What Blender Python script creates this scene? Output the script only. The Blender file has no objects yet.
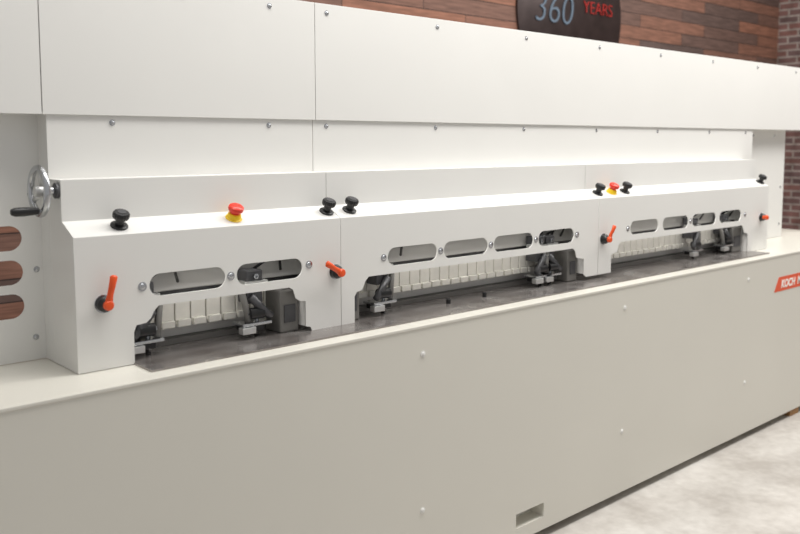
import bpy, bmesh, math, random
from mathutils import Vector, Matrix
random.seed(4)
C=bpy.context.collection
# ------------------------------------------------------------ materials
def srgb(r,g,b):
    def c(v):
        v/=255.0
        return v/12.92 if v<=.04045 else ((v+.055)/1.055)**2.4
    return (c(r),c(g),c(b),1)
def newmat(n):
    m=bpy.data.materials.new(n);m.use_nodes=True
    nt=m.node_tree;b=nt.nodes['Principled BSDF']
    return m,nt,b
def mat(n,col,rough=.5,metal=0,var=.03,scale=8,bump=0,bscale=200,coat=0):
    m,nt,b=newmat(n)
    tc=nt.nodes.new('ShaderNodeTexCoord')
    no=nt.nodes.new('ShaderNodeTexNoise');no.inputs['Scale'].default_value=scale;no.inputs['Detail'].default_value=5
    nt.links.new(tc.outputs['Object'],no.inputs['Vector'])
    rp=nt.nodes.new('ShaderNodeValToRGB')
    rp.color_ramp.elements[0].position=.3;rp.color_ramp.elements[1].position=.7
    rp.color_ramp.elements[0].color=[c*(1-var) for c in col[:3]]+[1]
    rp.color_ramp.elements[1].color=[min(1,c*(1+var)) for c in col[:3]]+[1]
    nt.links.new(no.outputs['Fac'],rp.inputs['Fac']);nt.links.new(rp.outputs['Color'],b.inputs['Base Color'])
    b.inputs['Roughness'].default_value=rough;b.inputs['Metallic'].default_value=metal
    b.inputs['Coat Weight'].default_value=coat
    if bump:
        n2=nt.nodes.new('ShaderNodeTexNoise');n2.inputs['Scale'].default_value=bscale
        nt.links.new(tc.outputs['Object'],n2.inputs['Vector'])
        bp=nt.nodes.new('ShaderNodeBump');bp.inputs['Strength'].default_value=bump;bp.inputs['Distance'].default_value=.002
        nt.links.new(n2.outputs['Fac'],bp.inputs['Height']);nt.links.new(bp.outputs['Normal'],b.inputs['Normal'])
    return m
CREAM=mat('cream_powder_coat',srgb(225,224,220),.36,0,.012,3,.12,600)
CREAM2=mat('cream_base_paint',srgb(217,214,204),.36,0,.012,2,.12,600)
WHITE=mat('segment_white',srgb(236,233,224),.45,0,.04,20)
BLACK=mat('black_plastic',srgb(24,24,25),.4,0,.05)
DARK=mat('dark_oxide_steel',srgb(84,84,86),.4,.4,.15,30)
GREY=mat('grey_bracket_paint',srgb(120,118,114),.5,.1,.06,20)
STEEL=mat('bright_steel',srgb(190,192,195),.25,1,.05,60)
ALU=mat('cast_aluminium',srgb(205,205,203),.35,.7,.04,40)
RED=mat('red_plastic',srgb(226,52,30),.32,0,.03)
YEL=mat('yellow_plastic',srgb(245,205,30),.4,0,.03)
ORANGE=mat('orange_plastic',srgb(228,82,28),.38,0,.03)
LABEL=mat('orange_label',srgb(226,92,58),.45,0,.03)
LETTER=mat('white_letter',srgb(245,242,235),.5,0,.01)
INNER=mat('inner_paint',srgb(188,187,184),.6,0,.03)
WOODBLK=mat('timber_block',srgb(150,112,70),.7,0,.15,30)
BLADE=mat('sign_blackened_steel',srgb(66,56,55),.35,.6,.25,6)
SIGNBLUE=mat('sign_letter_blue',srgb(96,112,128),.4,0,.02)
SIGNRED=mat('sign_letter_red',srgb(165,44,40),.4,0,.02)
def steel_table():
    m,nt,b=newmat('ground_steel_table')
    tc=nt.nodes.new('ShaderNodeTexCoord')
    no=nt.nodes.new('ShaderNodeTexNoise');no.inputs['Scale'].default_value=9;no.inputs['Detail'].default_value=8
    nt.links.new(tc.outputs['Object'],no.inputs['Vector'])
    rp=nt.nodes.new('ShaderNodeValToRGB')
    rp.color_ramp.elements[0].position=.3;rp.color_ramp.elements[1].position=.72
    rp.color_ramp.elements[0].color=srgb(128,120,116);rp.color_ramp.elements[1].color=srgb(170,166,163)
    nt.links.new(no.outputs['Fac'],rp.inputs['Fac']);nt.links.new(rp.outputs['Color'],b.inputs['Base Color'])
    b.inputs['Metallic'].default_value=.65
    mr=nt.nodes.new('ShaderNodeMapRange');mr.inputs['To Min'].default_value=.12;mr.inputs['To Max'].default_value=.36
    nt.links.new(no.outputs['Fac'],mr.inputs['Value']);nt.links.new(mr.outputs['Result'],b.inputs['Roughness'])
    return m
TABLE=steel_table()
def brickmat(n,c1,c2,mortar,bw,rh,ms,axis,rough=.8,grain=False,squash=1.0,offset=.5,bumpd=.01):
    m,nt,b=newmat(n)
    tc=nt.nodes.new('ShaderNodeTexCoord');sp=nt.nodes.new('ShaderNodeSeparateXYZ');cb=nt.nodes.new('ShaderNodeCombineXYZ')
    nt.links.new(tc.outputs['Object'],sp.inputs[0])
    nt.links.new(sp.outputs[axis],cb.inputs[0]);nt.links.new(sp.outputs['Z'],cb.inputs[1])
    br=nt.nodes.new('ShaderNodeTexBrick');br.inputs['Scale'].default_value=1
    br.inputs['Brick Width'].default_value=bw;br.inputs['Row Height'].default_value=rh
    br.inputs['Mortar Size'].default_value=ms;br.inputs['Color1'].default_value=c1;br.inputs['Color2'].default_value=c2
    br.inputs['Mortar'].default_value=mortar;br.inputs['Bias'].default_value=0;br.offset=offset;br.squash=squash;br.squash_frequency=3
    nt.links.new(cb.outputs[0],br.inputs['Vector'])
    no=nt.nodes.new('ShaderNodeTexNoise');no.inputs['Scale'].default_value=6;no.inputs['Detail'].default_value=8
    mp=nt.nodes.new('ShaderNodeMapping');mp.inputs['Scale'].default_value=(1,1,12) if grain else (1.5,1.5,1.5)
    nt.links.new(tc.outputs['Object'],mp.inputs[0]);nt.links.new(mp.outputs[0],no.inputs['Vector'])
    mx=nt.nodes.new('ShaderNodeMix');mx.data_type='RGBA';mx.blend_type='MULTIPLY';mx.inputs['Factor'].default_value=.8
    rp=nt.nodes.new('ShaderNodeValToRGB');rp.color_ramp.elements[0].position=.3;rp.color_ramp.elements[1].position=.75
    rp.color_ramp.elements[0].color=(.5,.47,.45,1);rp.color_ramp.elements[1].color=(1.25,1.2,1.2,1)
    nt.links.new(no.outputs['Fac'],rp.inputs['Fac'])
    nt.links.new(br.outputs['Color'],mx.inputs['A']);nt.links.new(rp.outputs['Color'],mx.inputs['B'])
    nt.links.new(mx.outputs['Result'],b.inputs['Base Color'])
    b.inputs['Roughness'].default_value=rough
    bp=nt.nodes.new('ShaderNodeBump');bp.inputs['Distance'].default_value=bumpd;bp.invert=True
    nt.links.new(br.outputs['Fac'],bp.inputs['Height']);nt.links.new(bp.outputs['Normal'],b.inputs['Normal'])
    return m
PLANK=brickmat('reclaimed_wood_planks',srgb(146,102,82),srgb(92,78,74),srgb(50,38,34),1.15,.115,.003,'X',.7,True,offset=.37,bumpd=.004)
BRICK=brickmat('old_brick',srgb(134,98,92),srgb(104,88,88),srgb(166,158,152),.22,.075,.010,'Y',.9)
def concrete():
    m,nt,b=newmat('concrete_floor')
    tc=nt.nodes.new('ShaderNodeTexCoord')
    n1=nt.nodes.new('ShaderNodeTexNoise');n1.inputs['Scale'].default_value=3.0;n1.inputs['Detail'].default_value=7;n1.inputs['Roughness'].default_value=.6
    n2=nt.nodes.new('ShaderNodeTexNoise');n2.inputs['Scale'].default_value=22;n2.inputs['Detail'].default_value=4
    for n in (n1,n2): nt.links.new(tc.outputs['Object'],n.inputs['Vector'])
    mxx=nt.nodes.new('ShaderNodeMix');mxx.inputs['Factor'].default_value=.25
    nt.links.new(n1.outputs['Fac'],mxx.inputs['A']);nt.links.new(n2.outputs['Fac'],mxx.inputs['B'])
    rp=nt.nodes.new('ShaderNodeValToRGB');rp.color_ramp.elements[0].position=.36;rp.color_ramp.elements[1].position=.64
    rp.color_ramp.elements[0].color=srgb(176,170,163);rp.color_ramp.elements[1].color=srgb(214,210,204)
    nt.links.new(mxx.outputs['Result'],rp.inputs['Fac']);nt.links.new(rp.outputs['Color'],b.inputs['Base Color'])
    b.inputs['Roughness'].default_value=.45
    return m
CONC=concrete()
# ------------------------------------------------------------ helpers
def empty(n,loc=(0,0,0)):
    o=bpy.data.objects.new(n,None);C.objects.link(o);o.location=loc;o.empty_display_size=.1;return o
def link(n,me,m,parent=None,smooth=False):
    o=bpy.data.objects.new(n,me);C.objects.link(o)
    me.materials.clear();me.materials.append(m)
    if smooth:
        me.polygons.foreach_set('use_smooth',[True]*len(me.polygons))
    if parent:o.parent=parent
    return o
def bevel(o,w,seg=2):
    md=o.modifiers.new('bevel','BEVEL');md.width=w;md.segments=seg;md.limit_method='ANGLE';md.angle_limit=math.radians(40)
def box(n,x0,x1,y0,y1,z0,z1,m,parent=None,bev=.002):
    bm=bmesh.new();bmesh.ops.create_cube(bm,size=1)
    bmesh.ops.scale(bm,verts=bm.verts,vec=(x1-x0,y1-y0,z1-z0))
    bmesh.ops.translate(bm,verts=bm.verts,vec=((x0+x1)/2,(y0+y1)/2,(z0+z1)/2))
    me=bpy.data.meshes.new(n);bm.to_mesh(me);bm.free()
    o=link(n,me,m,parent)
    if bev:bevel(o,bev)
    return o
def prism(n,prof,x0,x1,m,parent=None,bev=0):
    bm=bmesh.new()
    a=[bm.verts.new((x0,y,z)) for y,z in prof];b=[bm.verts.new((x1,y,z)) for y,z in prof]
    k=len(prof)
    bm.faces.new(a);bm.faces.new(b[::-1])
    for i in range(k): bm.faces.new((a[i],b[i],b[(i+1)%k],a[(i+1)%k]))
    bmesh.ops.recalc_face_normals(bm,faces=bm.faces)
    me=bpy.data.meshes.new(n);bm.to_mesh(me);bm.free()
    o=link(n,me,m,parent)
    if bev:bevel(o,bev)
    return o
def rrect(x0,x1,z0,z1,r,seg=8):
    pts=[]
    for cx,cz,a0 in((x1-r,z0+r,-90),(x1-r,z1-r,0),(x0+r,z1-r,90),(x0+r,z0+r,180)):
        for i in range(seg+1):
            a=math.radians(a0+90*i/seg);pts.append((cx+r*math.cos(a),cz+r*math.sin(a)))
    return pts
def plate(n,outline,holes,y,th,m,parent=None):
    """sheet in the XZ plane, front face at y, thickness th going +Y"""
    cu=bpy.data.curves.new(n,'CURVE');cu.dimensions='2D';cu.fill_mode='BOTH';cu.extrude=th/2
    for L in [outline]+holes:
        s=cu.splines.new('POLY');s.points.add(len(L)-1)
        for p,(a,b) in zip(s.points,L): p.co=(a,b,0,1)
        s.use_cyclic_u=True
    t=bpy.data.objects.new('tmp',cu);C.objects.link(t)
    dg=bpy.context.evaluated_depsgraph_get()
    me=bpy.data.meshes.new_from_object(t.evaluated_get(dg))
    bpy.data.objects.remove(t)
    me.transform(Matrix.Translation((0,y+th/2,0))@Matrix.Rotation(math.pi/2,4,'X'))
    me.name=n
    return link(n,me,m,parent)
def lathe(n,prof,m,mtx=Matrix(),parent=None,seg=32,rib=None,smooth=True):
    bm=bmesh.new();rings=[]
    for j,(r,z) in enumerate(prof):
        ring=[]
        for i in range(seg):
            a=2*math.pi*i/seg;rr=r
            if rib and j in rib[0]: rr=r*(1+rib[1]*math.cos(a*rib[2]))
            ring.append(bm.verts.new((rr*math.cos(a),rr*math.sin(a),z)))
        rings.append(ring)
    for j in range(len(rings)-1):
        for i in range(seg):
            bm.faces.new((rings[j][i],rings[j][(i+1)%seg],rings[j+1][(i+1)%seg],rings[j+1][i]))
    bm.faces.new(rings[0][::-1]);bm.faces.new(rings[-1])
    bmesh.ops.recalc_face_normals(bm,faces=bm.faces)
    me=bpy.data.meshes.new(n);bm.to_mesh(me);bm.free();me.transform(mtx)
    o=link(n,me,m,parent,smooth)
    if smooth:
        md=o.modifiers.new('es','EDGE_SPLIT');md.split_angle=math.radians(35)
    return o
def tube(n,pts,rad,m,parent=None,seg=14,flat=1.0,up=Vector((0,1,0))):
    bm=bmesh.new();rings=[];pts=[Vector(p) for p in pts]
    for j,p in enumerate(pts):
        d=(pts[min(j+1,len(pts)-1)]-pts[max(j-1,0)]).normalized()
        a=d.cross(up).normalized();b=d.cross(a).normalized()
        rings.append([bm.verts.new(p+a*rad[j]*math.cos(2*math.pi*i/seg)+b*rad[j]*flat*math.sin(2*math.pi*i/seg)) for i in range(seg)])
    for j in range(len(rings)-1):
        for i in range(seg): bm.faces.new((rings[j][i],rings[j][(i+1)%seg],rings[j+1][(i+1)%seg],rings[j+1][i]))
    bm.faces.new(rings[0][::-1]);bm.faces.new(rings[-1])
    bmesh.ops.recalc_face_normals(bm,faces=bm.faces)
    me=bpy.data.meshes.new(n);bm.to_mesh(me);bm.free()
    return link(n,me,m,parent,True)
def Maxis(loc,direction):
    return Matrix.Translation(loc)@Vector(direction).to_track_quat('Z','Y').to_matrix().to_4x4()
def screws(n,pts,r,m,parent,y):
    bm=bmesh.new()
    for x,z in pts:
        for (ra,ya),(rb,yb) in zip([(r*1.5,0),(r*1.5,-.0012),(r,-.0014),(r*.85,-.004)],[(r*1.5,-.0012),(r,-.0014),(r*.85,-.004),(r*.4,-.0052)]):
            A=[bm.verts.new((x+ra*math.cos(t*math.pi/8),y+ya,z+ra*math.sin(t*math.pi/8))) for t in range(16)]
            B=[bm.verts.new((x+rb*math.cos(t*math.pi/8),y+yb,z+rb*math.sin(t*math.pi/8))) for t in range(16)]
            for i in range(16): bm.faces.new((A[i],A[(i+1)%16],B[(i+1)%16],B[i]))
        bm.faces.new(B)
    bmesh.ops.recalc_face_normals(bm,faces=bm.faces)
    me=bpy.data.meshes.new(n);bm.to_mesh(me);bm.free()
    return link(n,me,m,parent)
# ------------------------------------------------------------ room
ZF=-.04
box('floor',-3,9.9,-3.5,4.6,ZF-.1,ZF,CONC,None,0)
box('wall_back',-3,9.9,4.4,4.6,ZF,4.2,PLANK,None,0)
box('wall_right',9.7,9.9,-3.5,4.4,ZF,4.2,BRICK,None,0)
# ------------------------------------------------------------ machine
M=empty('woodworking_machine',(3.2,2.6,ZF))
Mi=Matrix.Translation((-3.2,-2.6,-ZF))
def reparent_fix():
    for o in M.children: o.matrix_parent_inverse=Mi
ZT=.963;YB=2.127;YF=2.297;XL=.873;XR=5.02;YP=2.468
pocket=[(2.536,.055),(2.712,.055),(2.712,.115),(2.536,.115)]
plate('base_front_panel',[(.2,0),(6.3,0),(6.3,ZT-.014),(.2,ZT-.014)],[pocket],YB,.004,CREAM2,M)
box('base_left_end',.2,.204,YB+.004,3.1,0,ZT-.014,CREAM2,M,0)
box('base_right_end',6.296,6.3,YB+.004,3.1,0,ZT-.014,CREAM2,M,0)
box('base_rear',.2,6.3,3.1,3.104,0,ZT-.014,CREAM2,M,0)
box('base_bottom',.2,6.3,YB+.004,3.1,0,.004,CREAM2,M,0)
box('pocket_back',2.52,2.73,YB+.07,YB+.074,.04,.13,CREAM2,M,0)
box('pocket_floor',2.52,2.73,YB+.004,YB+.07,.045,.055,CREAM2,M,0)
box('pocket_top',2.52,2.73,YB+.004,YB+.07,.115,.125,CREAM2,M,0)
box('pocket_left',2.526,2.536,YB+.004,YB+.07,.05,.12,CREAM2,M,0)
box('pocket_right',2.712,2.722,YB+.004,YB+.07,.05,.12,CREAM2,M,0)
box('base_top_plate',.2,6.3,YB-.003,3.1,ZT-.014,ZT-.002,CREAM2,M,.003)
box('steel_table',1.035,4.82,2.185,YP,ZT-.002,ZT+.004,TABLE,M,.001)
screws('base_screws',[(x,z) for x in (2.02,3.27,4.45,5.7) for z in (.858,.288)],.008,CREAM,M,YB)
for i,x in enumerate((.4,5.06,6.1)):
    box('support_block_%d'%i,x,x+.12,YB+.005,YB+.2,ZF,0,WOODBLK,M)
for i,x in enumerate((1.6,3.4)):
    box('rear_support_%d'%i,x,x+.12,2.5,2.7,ZF,0,WOODBLK,M)
seams=[(XL,1.79),(1.79,3.30),(3.30,XR)]
def slots(x0,n,p):
    return [rrect(x0+i*p,x0+i*p+.25,1.185-.033,1.185+.033,.0328) for i in range(n)]
g=.0012
top=1.34;bb=1.124
o1=[(XL,ZT),(1.037,ZT),(1.037,1.055),(1.045,1.075),(1.075,1.078),(1.09,1.09),(1.10,1.11),(1.115,bb),
    (1.575,bb),(1.59,1.115),(1.60,1.085),(1.615,1.075),(1.64,1.07),(1.64,.985),(1.66,.98),(1.665,ZT+.004),(1.79-g,ZT+.004),(1.79-g,top),(XL,top)]
o2=[(1.79+g,ZT+.004),(1.85,ZT+.004),(1.85,1.06),(1.86,1.075),(1.885,1.08),(1.90,1.11),(1.915,bb),
    (3.11,bb),(3.125,1.11),(3.135,1.08),(3.16,1.075),(3.19,1.07),(3.19,1.0),(3.21,.985),(3.3-g,.985),(3.3-g,top),(1.79+g,top)]
o3=[(3.3+g,.985),(3.405,.985),(3.405,1.07),(3.43,1.075),(3.455,1.08),(3.465,1.11),(3.48,bb),
    (4.70,bb),(4.715,1.11),(4.73,1.08),(4.765,1.075),(4.775,1.06),(4.775,ZT),(XR,ZT),(XR,top),(3.3+g,top)]
plate('hood_front_1',o1,slots(1.088,2,.29),YF,.004,CREAM,M)
plate('hood_front_2',o2,slots(2.005,4,.286),YF,.004,CREAM,M)
plate('hood_front_3',o3,slots(3.562,4,.291),YF,.004,CREAM,M)
prof=[(YF,top),(2.378,1.379),(2.378,1.495),(YP,1.495),(YP,1.491),(2.382,1.491),(2.382,1.376),(YF+.004,1.337)]
for i,(a,b) in enumerate(seams):
    prism('hood_top_%d'%(i+1),prof,a+(g if i else 0),b-(g if i<2 else 0),CREAM,M)
side=[(YF+.004,ZT),(YF+.004,top-.002),(2.38,1.377),(2.38,1.493),(YP,1.493),(2.54,1.493),(2.54,ZT)]
prism('hood_left_side',side,XL+.0005,XL+.004,CREAM,M)
prism('hood_right_side',side,XR-.004,XR-.0005,CREAM,M)
for i,(x,zt,zb) in enumerate([(1.037,1.055,ZT),(1.64,1.07,.985),(1.85,1.06,ZT+.004),(3.19,1.07,1.0),(3.405,1.07,.985),(4.775,1.06,ZT)]):
    s=-.004 if i%2==0 else 0
    box('leg_return_%d'%i,x+s,x+s+.004,YF+.004,YF+.05,zb,zt,CREAM,M,0)
for i,(a,b) in enumerate([(1.115,1.575),(1.915,3.11),(3.48,4.70)]):
    box('beam_return_%d'%i,a,b,YF+.004,YF+.02,bb,bb+.004,CREAM,M,0)
for i,(a,b) in enumerate([(XL,1.80),(1.80,5.145)]):
    box('body_panel_%d'%i,a+(g if i else 0),b-(g if not i else 0),YP,YP+.004,ZT,1.683,CREAM,M,0)
box('body_side_left',XL,XL+.004,YP+.004,2.56,ZT,1.683,CREAM,M,0)
box('body_side_right',5.141,5.145,YP+.004,2.56,ZT,1.683,CREAM,M,0)
ov=[rrect(.565,.817,z-.036,z+.036,.0359,12) for z in (1.325,1.226,1.128)]
plate('bay_panel_left',[(.2,ZT),(XL,ZT),(XL,1.683),(.2,1.683)],ov,2.54,.004,CREAM,M)
plate('bay_panel_right',[(5.145,ZT),(5.765,ZT),(5.765,1.683),(5.145,1.683)],[],2.54,.004,CREAM,M)
YA=2.460
fs=[.12,.86,1.808,6.35]
for i in range(3):
    box('fascia_panel_%d'%i,fs[i]+g,fs[i+1]-g,YA,YA+.004,1.678,2.087,CREAM,M,.0008)
box('fascia_bottom',.12,6.35,YA+.004,2.60,1.683,1.687,CREAM,M,0)
box('fascia_lid',.12,6.35,YA+.004,2.60,2.083,2.087,CREAM,M,0)
box('fascia_rear',.12,6.35,2.60,2.604,1.683,2.087,CREAM,M,0)
box('end_column_left',.12,.2,YA+.05,2.60,ZT-.002,1.683,CREAM,M)
box('end_column_right',6.24,6.32,YA+.05,2.60,ZT-.002,1.683,CREAM,M)
screws('fascia_screws',[(x,2.056) for x in (.55,1.3,1.62,1.86,2.41,2.96,3.51,4.06,4.61,5.16,5.7)],.006,STEEL,M,YA)
screws('panel_screws',[(x,1.657) for x in (1.065,1.616,1.86,2.41,2.96,3.51,4.06,4.61,5.05)],.006,STEEL,M,YP)
screws('bay_screws',[(.845,1.45),(.855,1.23),(.845,1.03),(5.3,1.64),(5.6,1.64),(5.72,1.3),(5.72,1.05)],.006,STEEL,M,2.54)
screws('hood_screws',[(1.066,1.185),(1.357,1.185),(1.655,1.192),(1.985,1.185),(2.273,1.185),(2.559,1.185),(2.845,1.185),(3.135,1.185),(3.54,1.185),(4.125,1.185),(4.73,1.185)],.009,STEEL,M,YF)
def segs(a,b):
    bm=bmesh.new();x=a
    while x<b-.03:
        for (w,d,h,y,z) in ((.050,.02,.09,2.43,1.075),(.044,.016,.022,2.416,1.034)):
            r=bmesh.ops.create_cube(bm,size=1)['verts']
            bmesh.ops.scale(bm,verts=r,vec=(w,d,h));bmesh.ops.translate(bm,verts=r,vec=(x+.026,y,z))
        x+=.0545
    me=bpy.data.meshes.new('clamp_segments');bm.to_mesh(me);bm.free()
    o=link('clamp_segments',me,WHITE,M);bevel(o,.002);return o
segs(1.12,1.60);segs(1.90,3.15);segs(3.43,4.75)
box('segment_rail',1.0,4.9,2.442,YP,1.03,1.14,DARK,M)
box('segment_base_bar',1.0,4.9,2.43,YP,ZT,.985,GREY,M)
tube('pressure_shaft',[(.9,2.40,1.215),(5.0,2.40,1.215)],[.012,.012],STEEL,M)
box('inner_beam',.9,4.99,2.42,2.45,1.14,1.30,INNER,M,.003)
def unit(x,flip=1):
    box('clamp_body',x-.03,x+.03,2.355,2.415,1.075,1.185,DARK,M,.004)
    box('clamp_cap',x-.045,x+.045,2.345,2.40,1.135,1.15,ALU,M,.002)
    tube('clamp_arm',[(x+flip*.02,2.35,1.10),(x-flip*.03,2.34,1.045),(x-flip*.05,2.335,1.03)],[.014,.013,.012],DARK,M)
    tube('clamp_arm_b',[(x+flip*.05,2.36,1.13),(x+flip*.035,2.35,1.05),(x+flip*.03,2.35,1.02)],[.011,.011,.012],GREY,M)
    lathe('clamp_roller',[(.004,0),(.019,0),(.019,.05),(.004,.05)],BLACK,Maxis((x-.03,2.345,1.045),(1,0,0)),M)
    lathe('roller_pin',[(.007,0),(.007,.066),(.001,.066)],STEEL,Maxis((x-.038,2.345,1.045),(1,0,0)),M)
    box('clamp_foot',x-.065,x+.045,2.325,2.39,1.008,1.018,STEEL,M,.002)
    box('clamp_pad',x-.055,x+.02,2.33,2.385,.99,1.008,BLACK,M,.003)
    box('clamp_shoe',x-.07,x-.02,2.318,2.345,.985,1.006,ALU,M,.002)
    lathe('clamp_bolt',[(.010,0),(.010,.008),(.005,.0085),(.005,.003)],STEEL,Maxis((x,2.353,1.165),(0,-1,0)),M,seg=6,smooth=False)
    tube('clamp_rod',[(x+.01,2.365,.967),(x+.01,2.365,1.08)],[.008,.008],STEEL,M)
    tube('air_hose',[(x+.02,2.40,1.18),(x+.05,2.36,1.215),(x+.10,2.36,1.21),(x+.13,2.40,1.17)],[.005]*4,BLACK,M)
for x,fl in ((1.10,1),(1.48,-1),(2.03,1),(3.02,-1),(4.28,1),(2.95,1),(4.62,-1)): unit(x,fl)
for x0,x1 in ((1.56,1.635),(1.855,1.90),(3.115,3.185),(4.66,4.765)):
    box('end_bracket',x0,x1,2.33,2.42,ZT+.004,1.11,GREY,M,.006)
    box('end_bracket_window',x0+.015,x1-.015,2.326,2.331,1.0,1.06,DARK,M,.002)
lathe('table_peg',[(.009,0),(.009,.018),(.006,.02)],BLACK,Maxis((2.35,2.33,ZT+.004),(0,0,1)),M)
lathe('table_peg_b',[(.009,0),(.009,.018),(.006,.02)],BLACK,Maxis((2.56,2.33,ZT+.004),(0,0,1)),M)
plate('brand_label',[(4.765,.748),(5.55,.748),(5.60,.830),(4.82,.830)],[],YB-.0012,.001,LABEL,M)
def text(n,s,size,loc,m,parent,ext=.001,shear=0,bold=0):
    cu=bpy.data.curves.new(n,'FONT');cu.body=s;cu.size=size;cu.extrude=ext;cu.shear=shear;cu.offset=bold
    t=bpy.data.objects.new('t',cu);C.objects.link(t)
    me=bpy.data.meshes.new_from_object(t.evaluated_get(bpy.context.evaluated_depsgraph_get()));bpy.data.objects.remove(t)
    me.transform(Matrix.Translation(loc)@Matrix.Rotation(math.pi/2,4,'X'))
    return link(n,me,m,parent)
text('label_letters','KOCH  M',.062,(4.85,YB-.0015,.767),LETTER,M,.0006,.2,.002)
# fill lights added inside the hood to brighten the slots, with made-up housings
for i,(a,b) in enumerate(seams):
    box('hood_lamp_housing_%d'%i,a+.12,b-.12,2.325,2.355,1.318,1.330,INNER,M,.002)
    l=bpy.data.lights.new('hood_lamp','AREA');l.shape='RECTANGLE';l.size=b-a-.3;l.size_y=.02;l.energy=.6*(b-a);l.color=(1,.98,.95)
    o=bpy.data.objects.new('hood_lamp_%d'%i,l);C.objects.link(o);o.location=((a+b)/2,2.335,1.314)
    o.rotation_euler=(math.radians(12),0,0);o.parent=M
reparent_fix()
# ------------------------------------------------------------ emergency stops
nrm=Vector((0,-.434,.901)).normalized()
def estop(x,kind):
    y=2.338;z=1.34+(y-YF)*(.039/.081)
    E=empty('emergency_stop_button' if kind=='r' else 'push_button',(x,y,z))
    mt=Maxis((0,0,0),nrm)@Matrix.Scale(.88,4)
    if kind=='r':
        lathe('collar',[(.030,0),(.030,.004),(.026,.006),(.024,.018),(.021,.022)],YEL,mt,E)
        lathe('neck',[(.016,.02),(.016,.032)],RED,mt,E)
        lathe('mushroom_head',[(.018,.030),(.026,.033),(.0285,.040),(.027,.048),(.021,.053),(.012,.0555),(.002,.056)],RED,mt,E)
    else:
        lathe('collar',[(.028,0),(.028,.006),(.024,.009),(.018,.010)],BLACK,mt,E,rib=([0,1],.02,24),seg=96)
        lathe('neck',[(.015,.009),(.015,.030)],BLACK,mt,E)
        lathe('mushroom_head',[(.016,.029),(.025,.032),(.0265,.038),(.0265,.048),(.023,.053),(.012,.055),(.002,.055)],BLACK,mt,E,rib=([1,2,3,4],.03,18),seg=108)
        lathe('cap_inset',[(.014,.0548),(.014,.0562),(.002,.0564)],DARK,mt,E)
for x,k in ((1.02,'b'),(1.395,'r'),(1.76,'b'),(1.86,'b'),(3.344,'b'),(3.456,'r'),(3.566,'b'),(4.99,'b')): estop(x,k)
# ------------------------------------------------------------ clamp levers
def lever(x,z,ang,L=.1):
    E=empty('clamp_lever',(x,YF,z));d=Vector((math.cos(ang),0,math.sin(ang)))
    lathe('washer',[(.026,0),(.026,.003),(.002,.0032)],STEEL,Maxis((0,0,0),(0,-1,0)),E)
    lathe('hub',[(.022,.003),(.022,.016),(.017,.022),(.015,.030),(.012,.032)],BLACK,Maxis((0,0,0),(0,-1,0)),E)
    lathe('lever_boss',[(.014,.022),(.014,.040),(.011,.044),(.002,.045)],ORANGE,Maxis((0,0,0),(0,-1,0)),E)
    y=-.034
    pts=[Vector((0,y,0))-d*.010,Vector((0,y,0)),d*.03+Vector((0,y-.002,0)),d*(L*.6)+Vector((0,y-.006,0)),d*(L*.95)+Vector((0,y-.009,0)),d*L+Vector((0,y-.0095,0))]
    tube('lever_arm',pts,[.008,.012,.009,.0095,.011,.006],ORANGE,E,flat=.7)
lever(.950,1.15,math.radians(80),.085)
lever(1.765,1.157,math.radians(150),.08)
lever(3.337,1.150,math.radians(66),.07)
lever(4.93,1.158,math.radians(175),.06)
# ------------------------------------------------------------ handwheel
W=empty('handwheel',(.822,2.40,1.465))
R=.073
bmw=bmesh.new()
nseg=64;ns=12;rr=.0095;rings=[]
for i in range(nseg):
    a=2*math.pi*i/nseg
    rings.append([bmw.verts.new((rr*math.sin(2*math.pi*k/ns),(R-rr+rr*math.cos(2*math.pi*k/ns))*math.cos(a),(R-rr+rr*math.cos(2*math.pi*k/ns))*math.sin(a))) for k in range(ns)])
for i in range(nseg):
    for k in range(ns): bmw.faces.new((rings[i][k],rings[(i+1)%nseg][k],rings[(i+1)%nseg][(k+1)%ns],rings[i][(k+1)%ns]))
bmesh.ops.recalc_face_normals(bmw,faces=bmw.faces)
me=bpy.data.meshes.new('rim');bmw.to_mesh(me);bmw.free();link('rim',me,STEEL,W,True)
for i in range(3):
    a=math.radians(90+120*i)
    tube('spoke_%d'%i,[(.01,.01*math.cos(a),.01*math.sin(a)),(.0,(R-.01)*math.cos(a),(R-.01)*math.sin(a))],[.010,.008],ALU,W,up=Vector((1,0,0)),flat=.6)
lathe('hub',[(.004,-.012),(.014,-.012),(.016,-.006),(.016,.012),(.012,.018),(.012,.030)],ALU,Maxis((0,0,0),(1,0,0)),W)
tube('shaft',[(.02,0,0),(.051,0,0)],[.010,.010],STEEL,W)
lathe('flange',[(.022,0),(.022,.008),(.015,.009)],DARK,Maxis((.0505,0,0),(-1,0,0)),W)
hz=-.052;hy=-.030
tube('handle_pin',[(.0,hy,hz),(-.03,hy,hz)],[.005,.005],STEEL,W)
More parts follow.
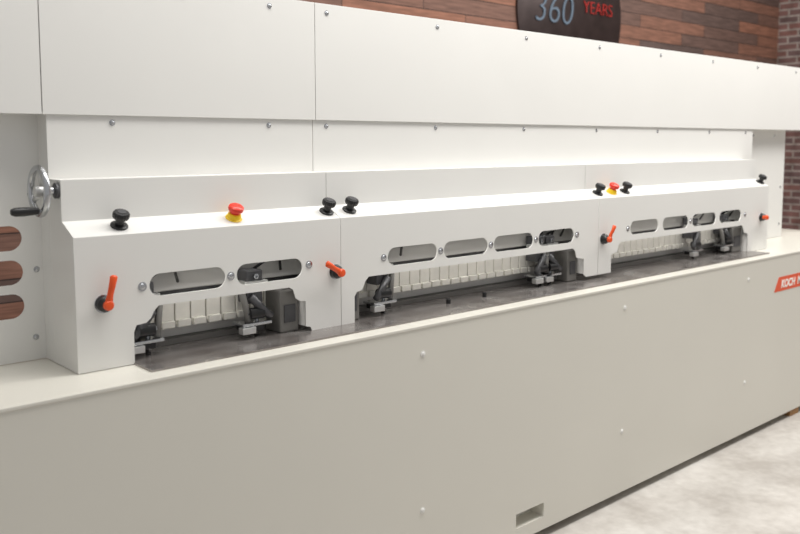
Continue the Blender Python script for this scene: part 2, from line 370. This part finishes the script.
lathe('handle_grip',[(.004,.012),(.009,.013),(.011,.03),(.0125,.055),(.012,.075),(.008,.085),(.002,.087)],BLACK,Maxis((0,hy,hz),(-1,0,0)),W)
# ------------------------------------------------------------ wall sign
S=empty('round_wall_sign',(5.86,4.4,2.66))
lathe('disc',[(.70,0),(.70,.02),(.69,.024),(.002,.024)],BLADE,Maxis((0,0,0),(0,-1,0)),S,seg=96)
text('sign_numerals','360',.34,(-.52,-.03,-.10),SIGNBLUE,S,.004,.15,-.006)
text('sign_letters','YEARS',.15,(.13,-.03,.02),SIGNRED,S,.004,0,-.003)
# ------------------------------------------------------------ lights
def area(n,loc,tgt,sx,sy,p,col=(1,.98,.95)):
    l=bpy.data.lights.new(n,'AREA');l.shape='RECTANGLE';l.size=sx;l.size_y=sy;l.energy=p;l.color=col
    o=bpy.data.objects.new(n,l);C.objects.link(o);o.location=loc
    o.rotation_euler=(Vector(tgt)-Vector(loc)).to_track_quat('-Z','Y').to_euler();return o
area('ceiling_light',(3.1,1.5,3.9),(3.2,2.2,1.2),5,.8,145)
area('ceiling_light_far',(7.0,1.2,3.9),(7.0,2.0,.5),3,1.5,90)
area('wall_wash_light',(5.5,3.2,4.1),(5.5,4.4,2.4),6,.3,50,(1,.92,.84))
w=bpy.data.worlds.new('showroom_ambient');bpy.context.scene.world=w;w.use_nodes=True
w.node_tree.nodes['Background'].inputs[0].default_value=(1,.99,.985,1)
w.node_tree.nodes['Background'].inputs[1].default_value=.43
bpy.context.scene.view_settings.view_transform='Standard'
# ------------------------------------------------------------ camera
f=850.0;pitch=math.radians(5.3);al=math.atan(950*math.cos(pitch)/f)
cam=bpy.data.cameras.new('camera');co=bpy.data.objects.new('camera',cam);C.objects.link(co)
cam.sensor_width=36;cam.lens=36*f/800;cam.shift_y=-46.15/800;cam.clip_start=.05
cam.dof.use_dof=True;cam.dof.focus_distance=3.0;cam.dof.aperture_fstop=2.8
co.location=(0,0,1.6)
fw=Vector((math.cos(al)*math.cos(pitch),math.sin(al)*math.cos(pitch),-math.sin(pitch)))
co.rotation_euler=fw.to_track_quat('-Z','Y').to_euler()
bpy.context.scene.camera=co
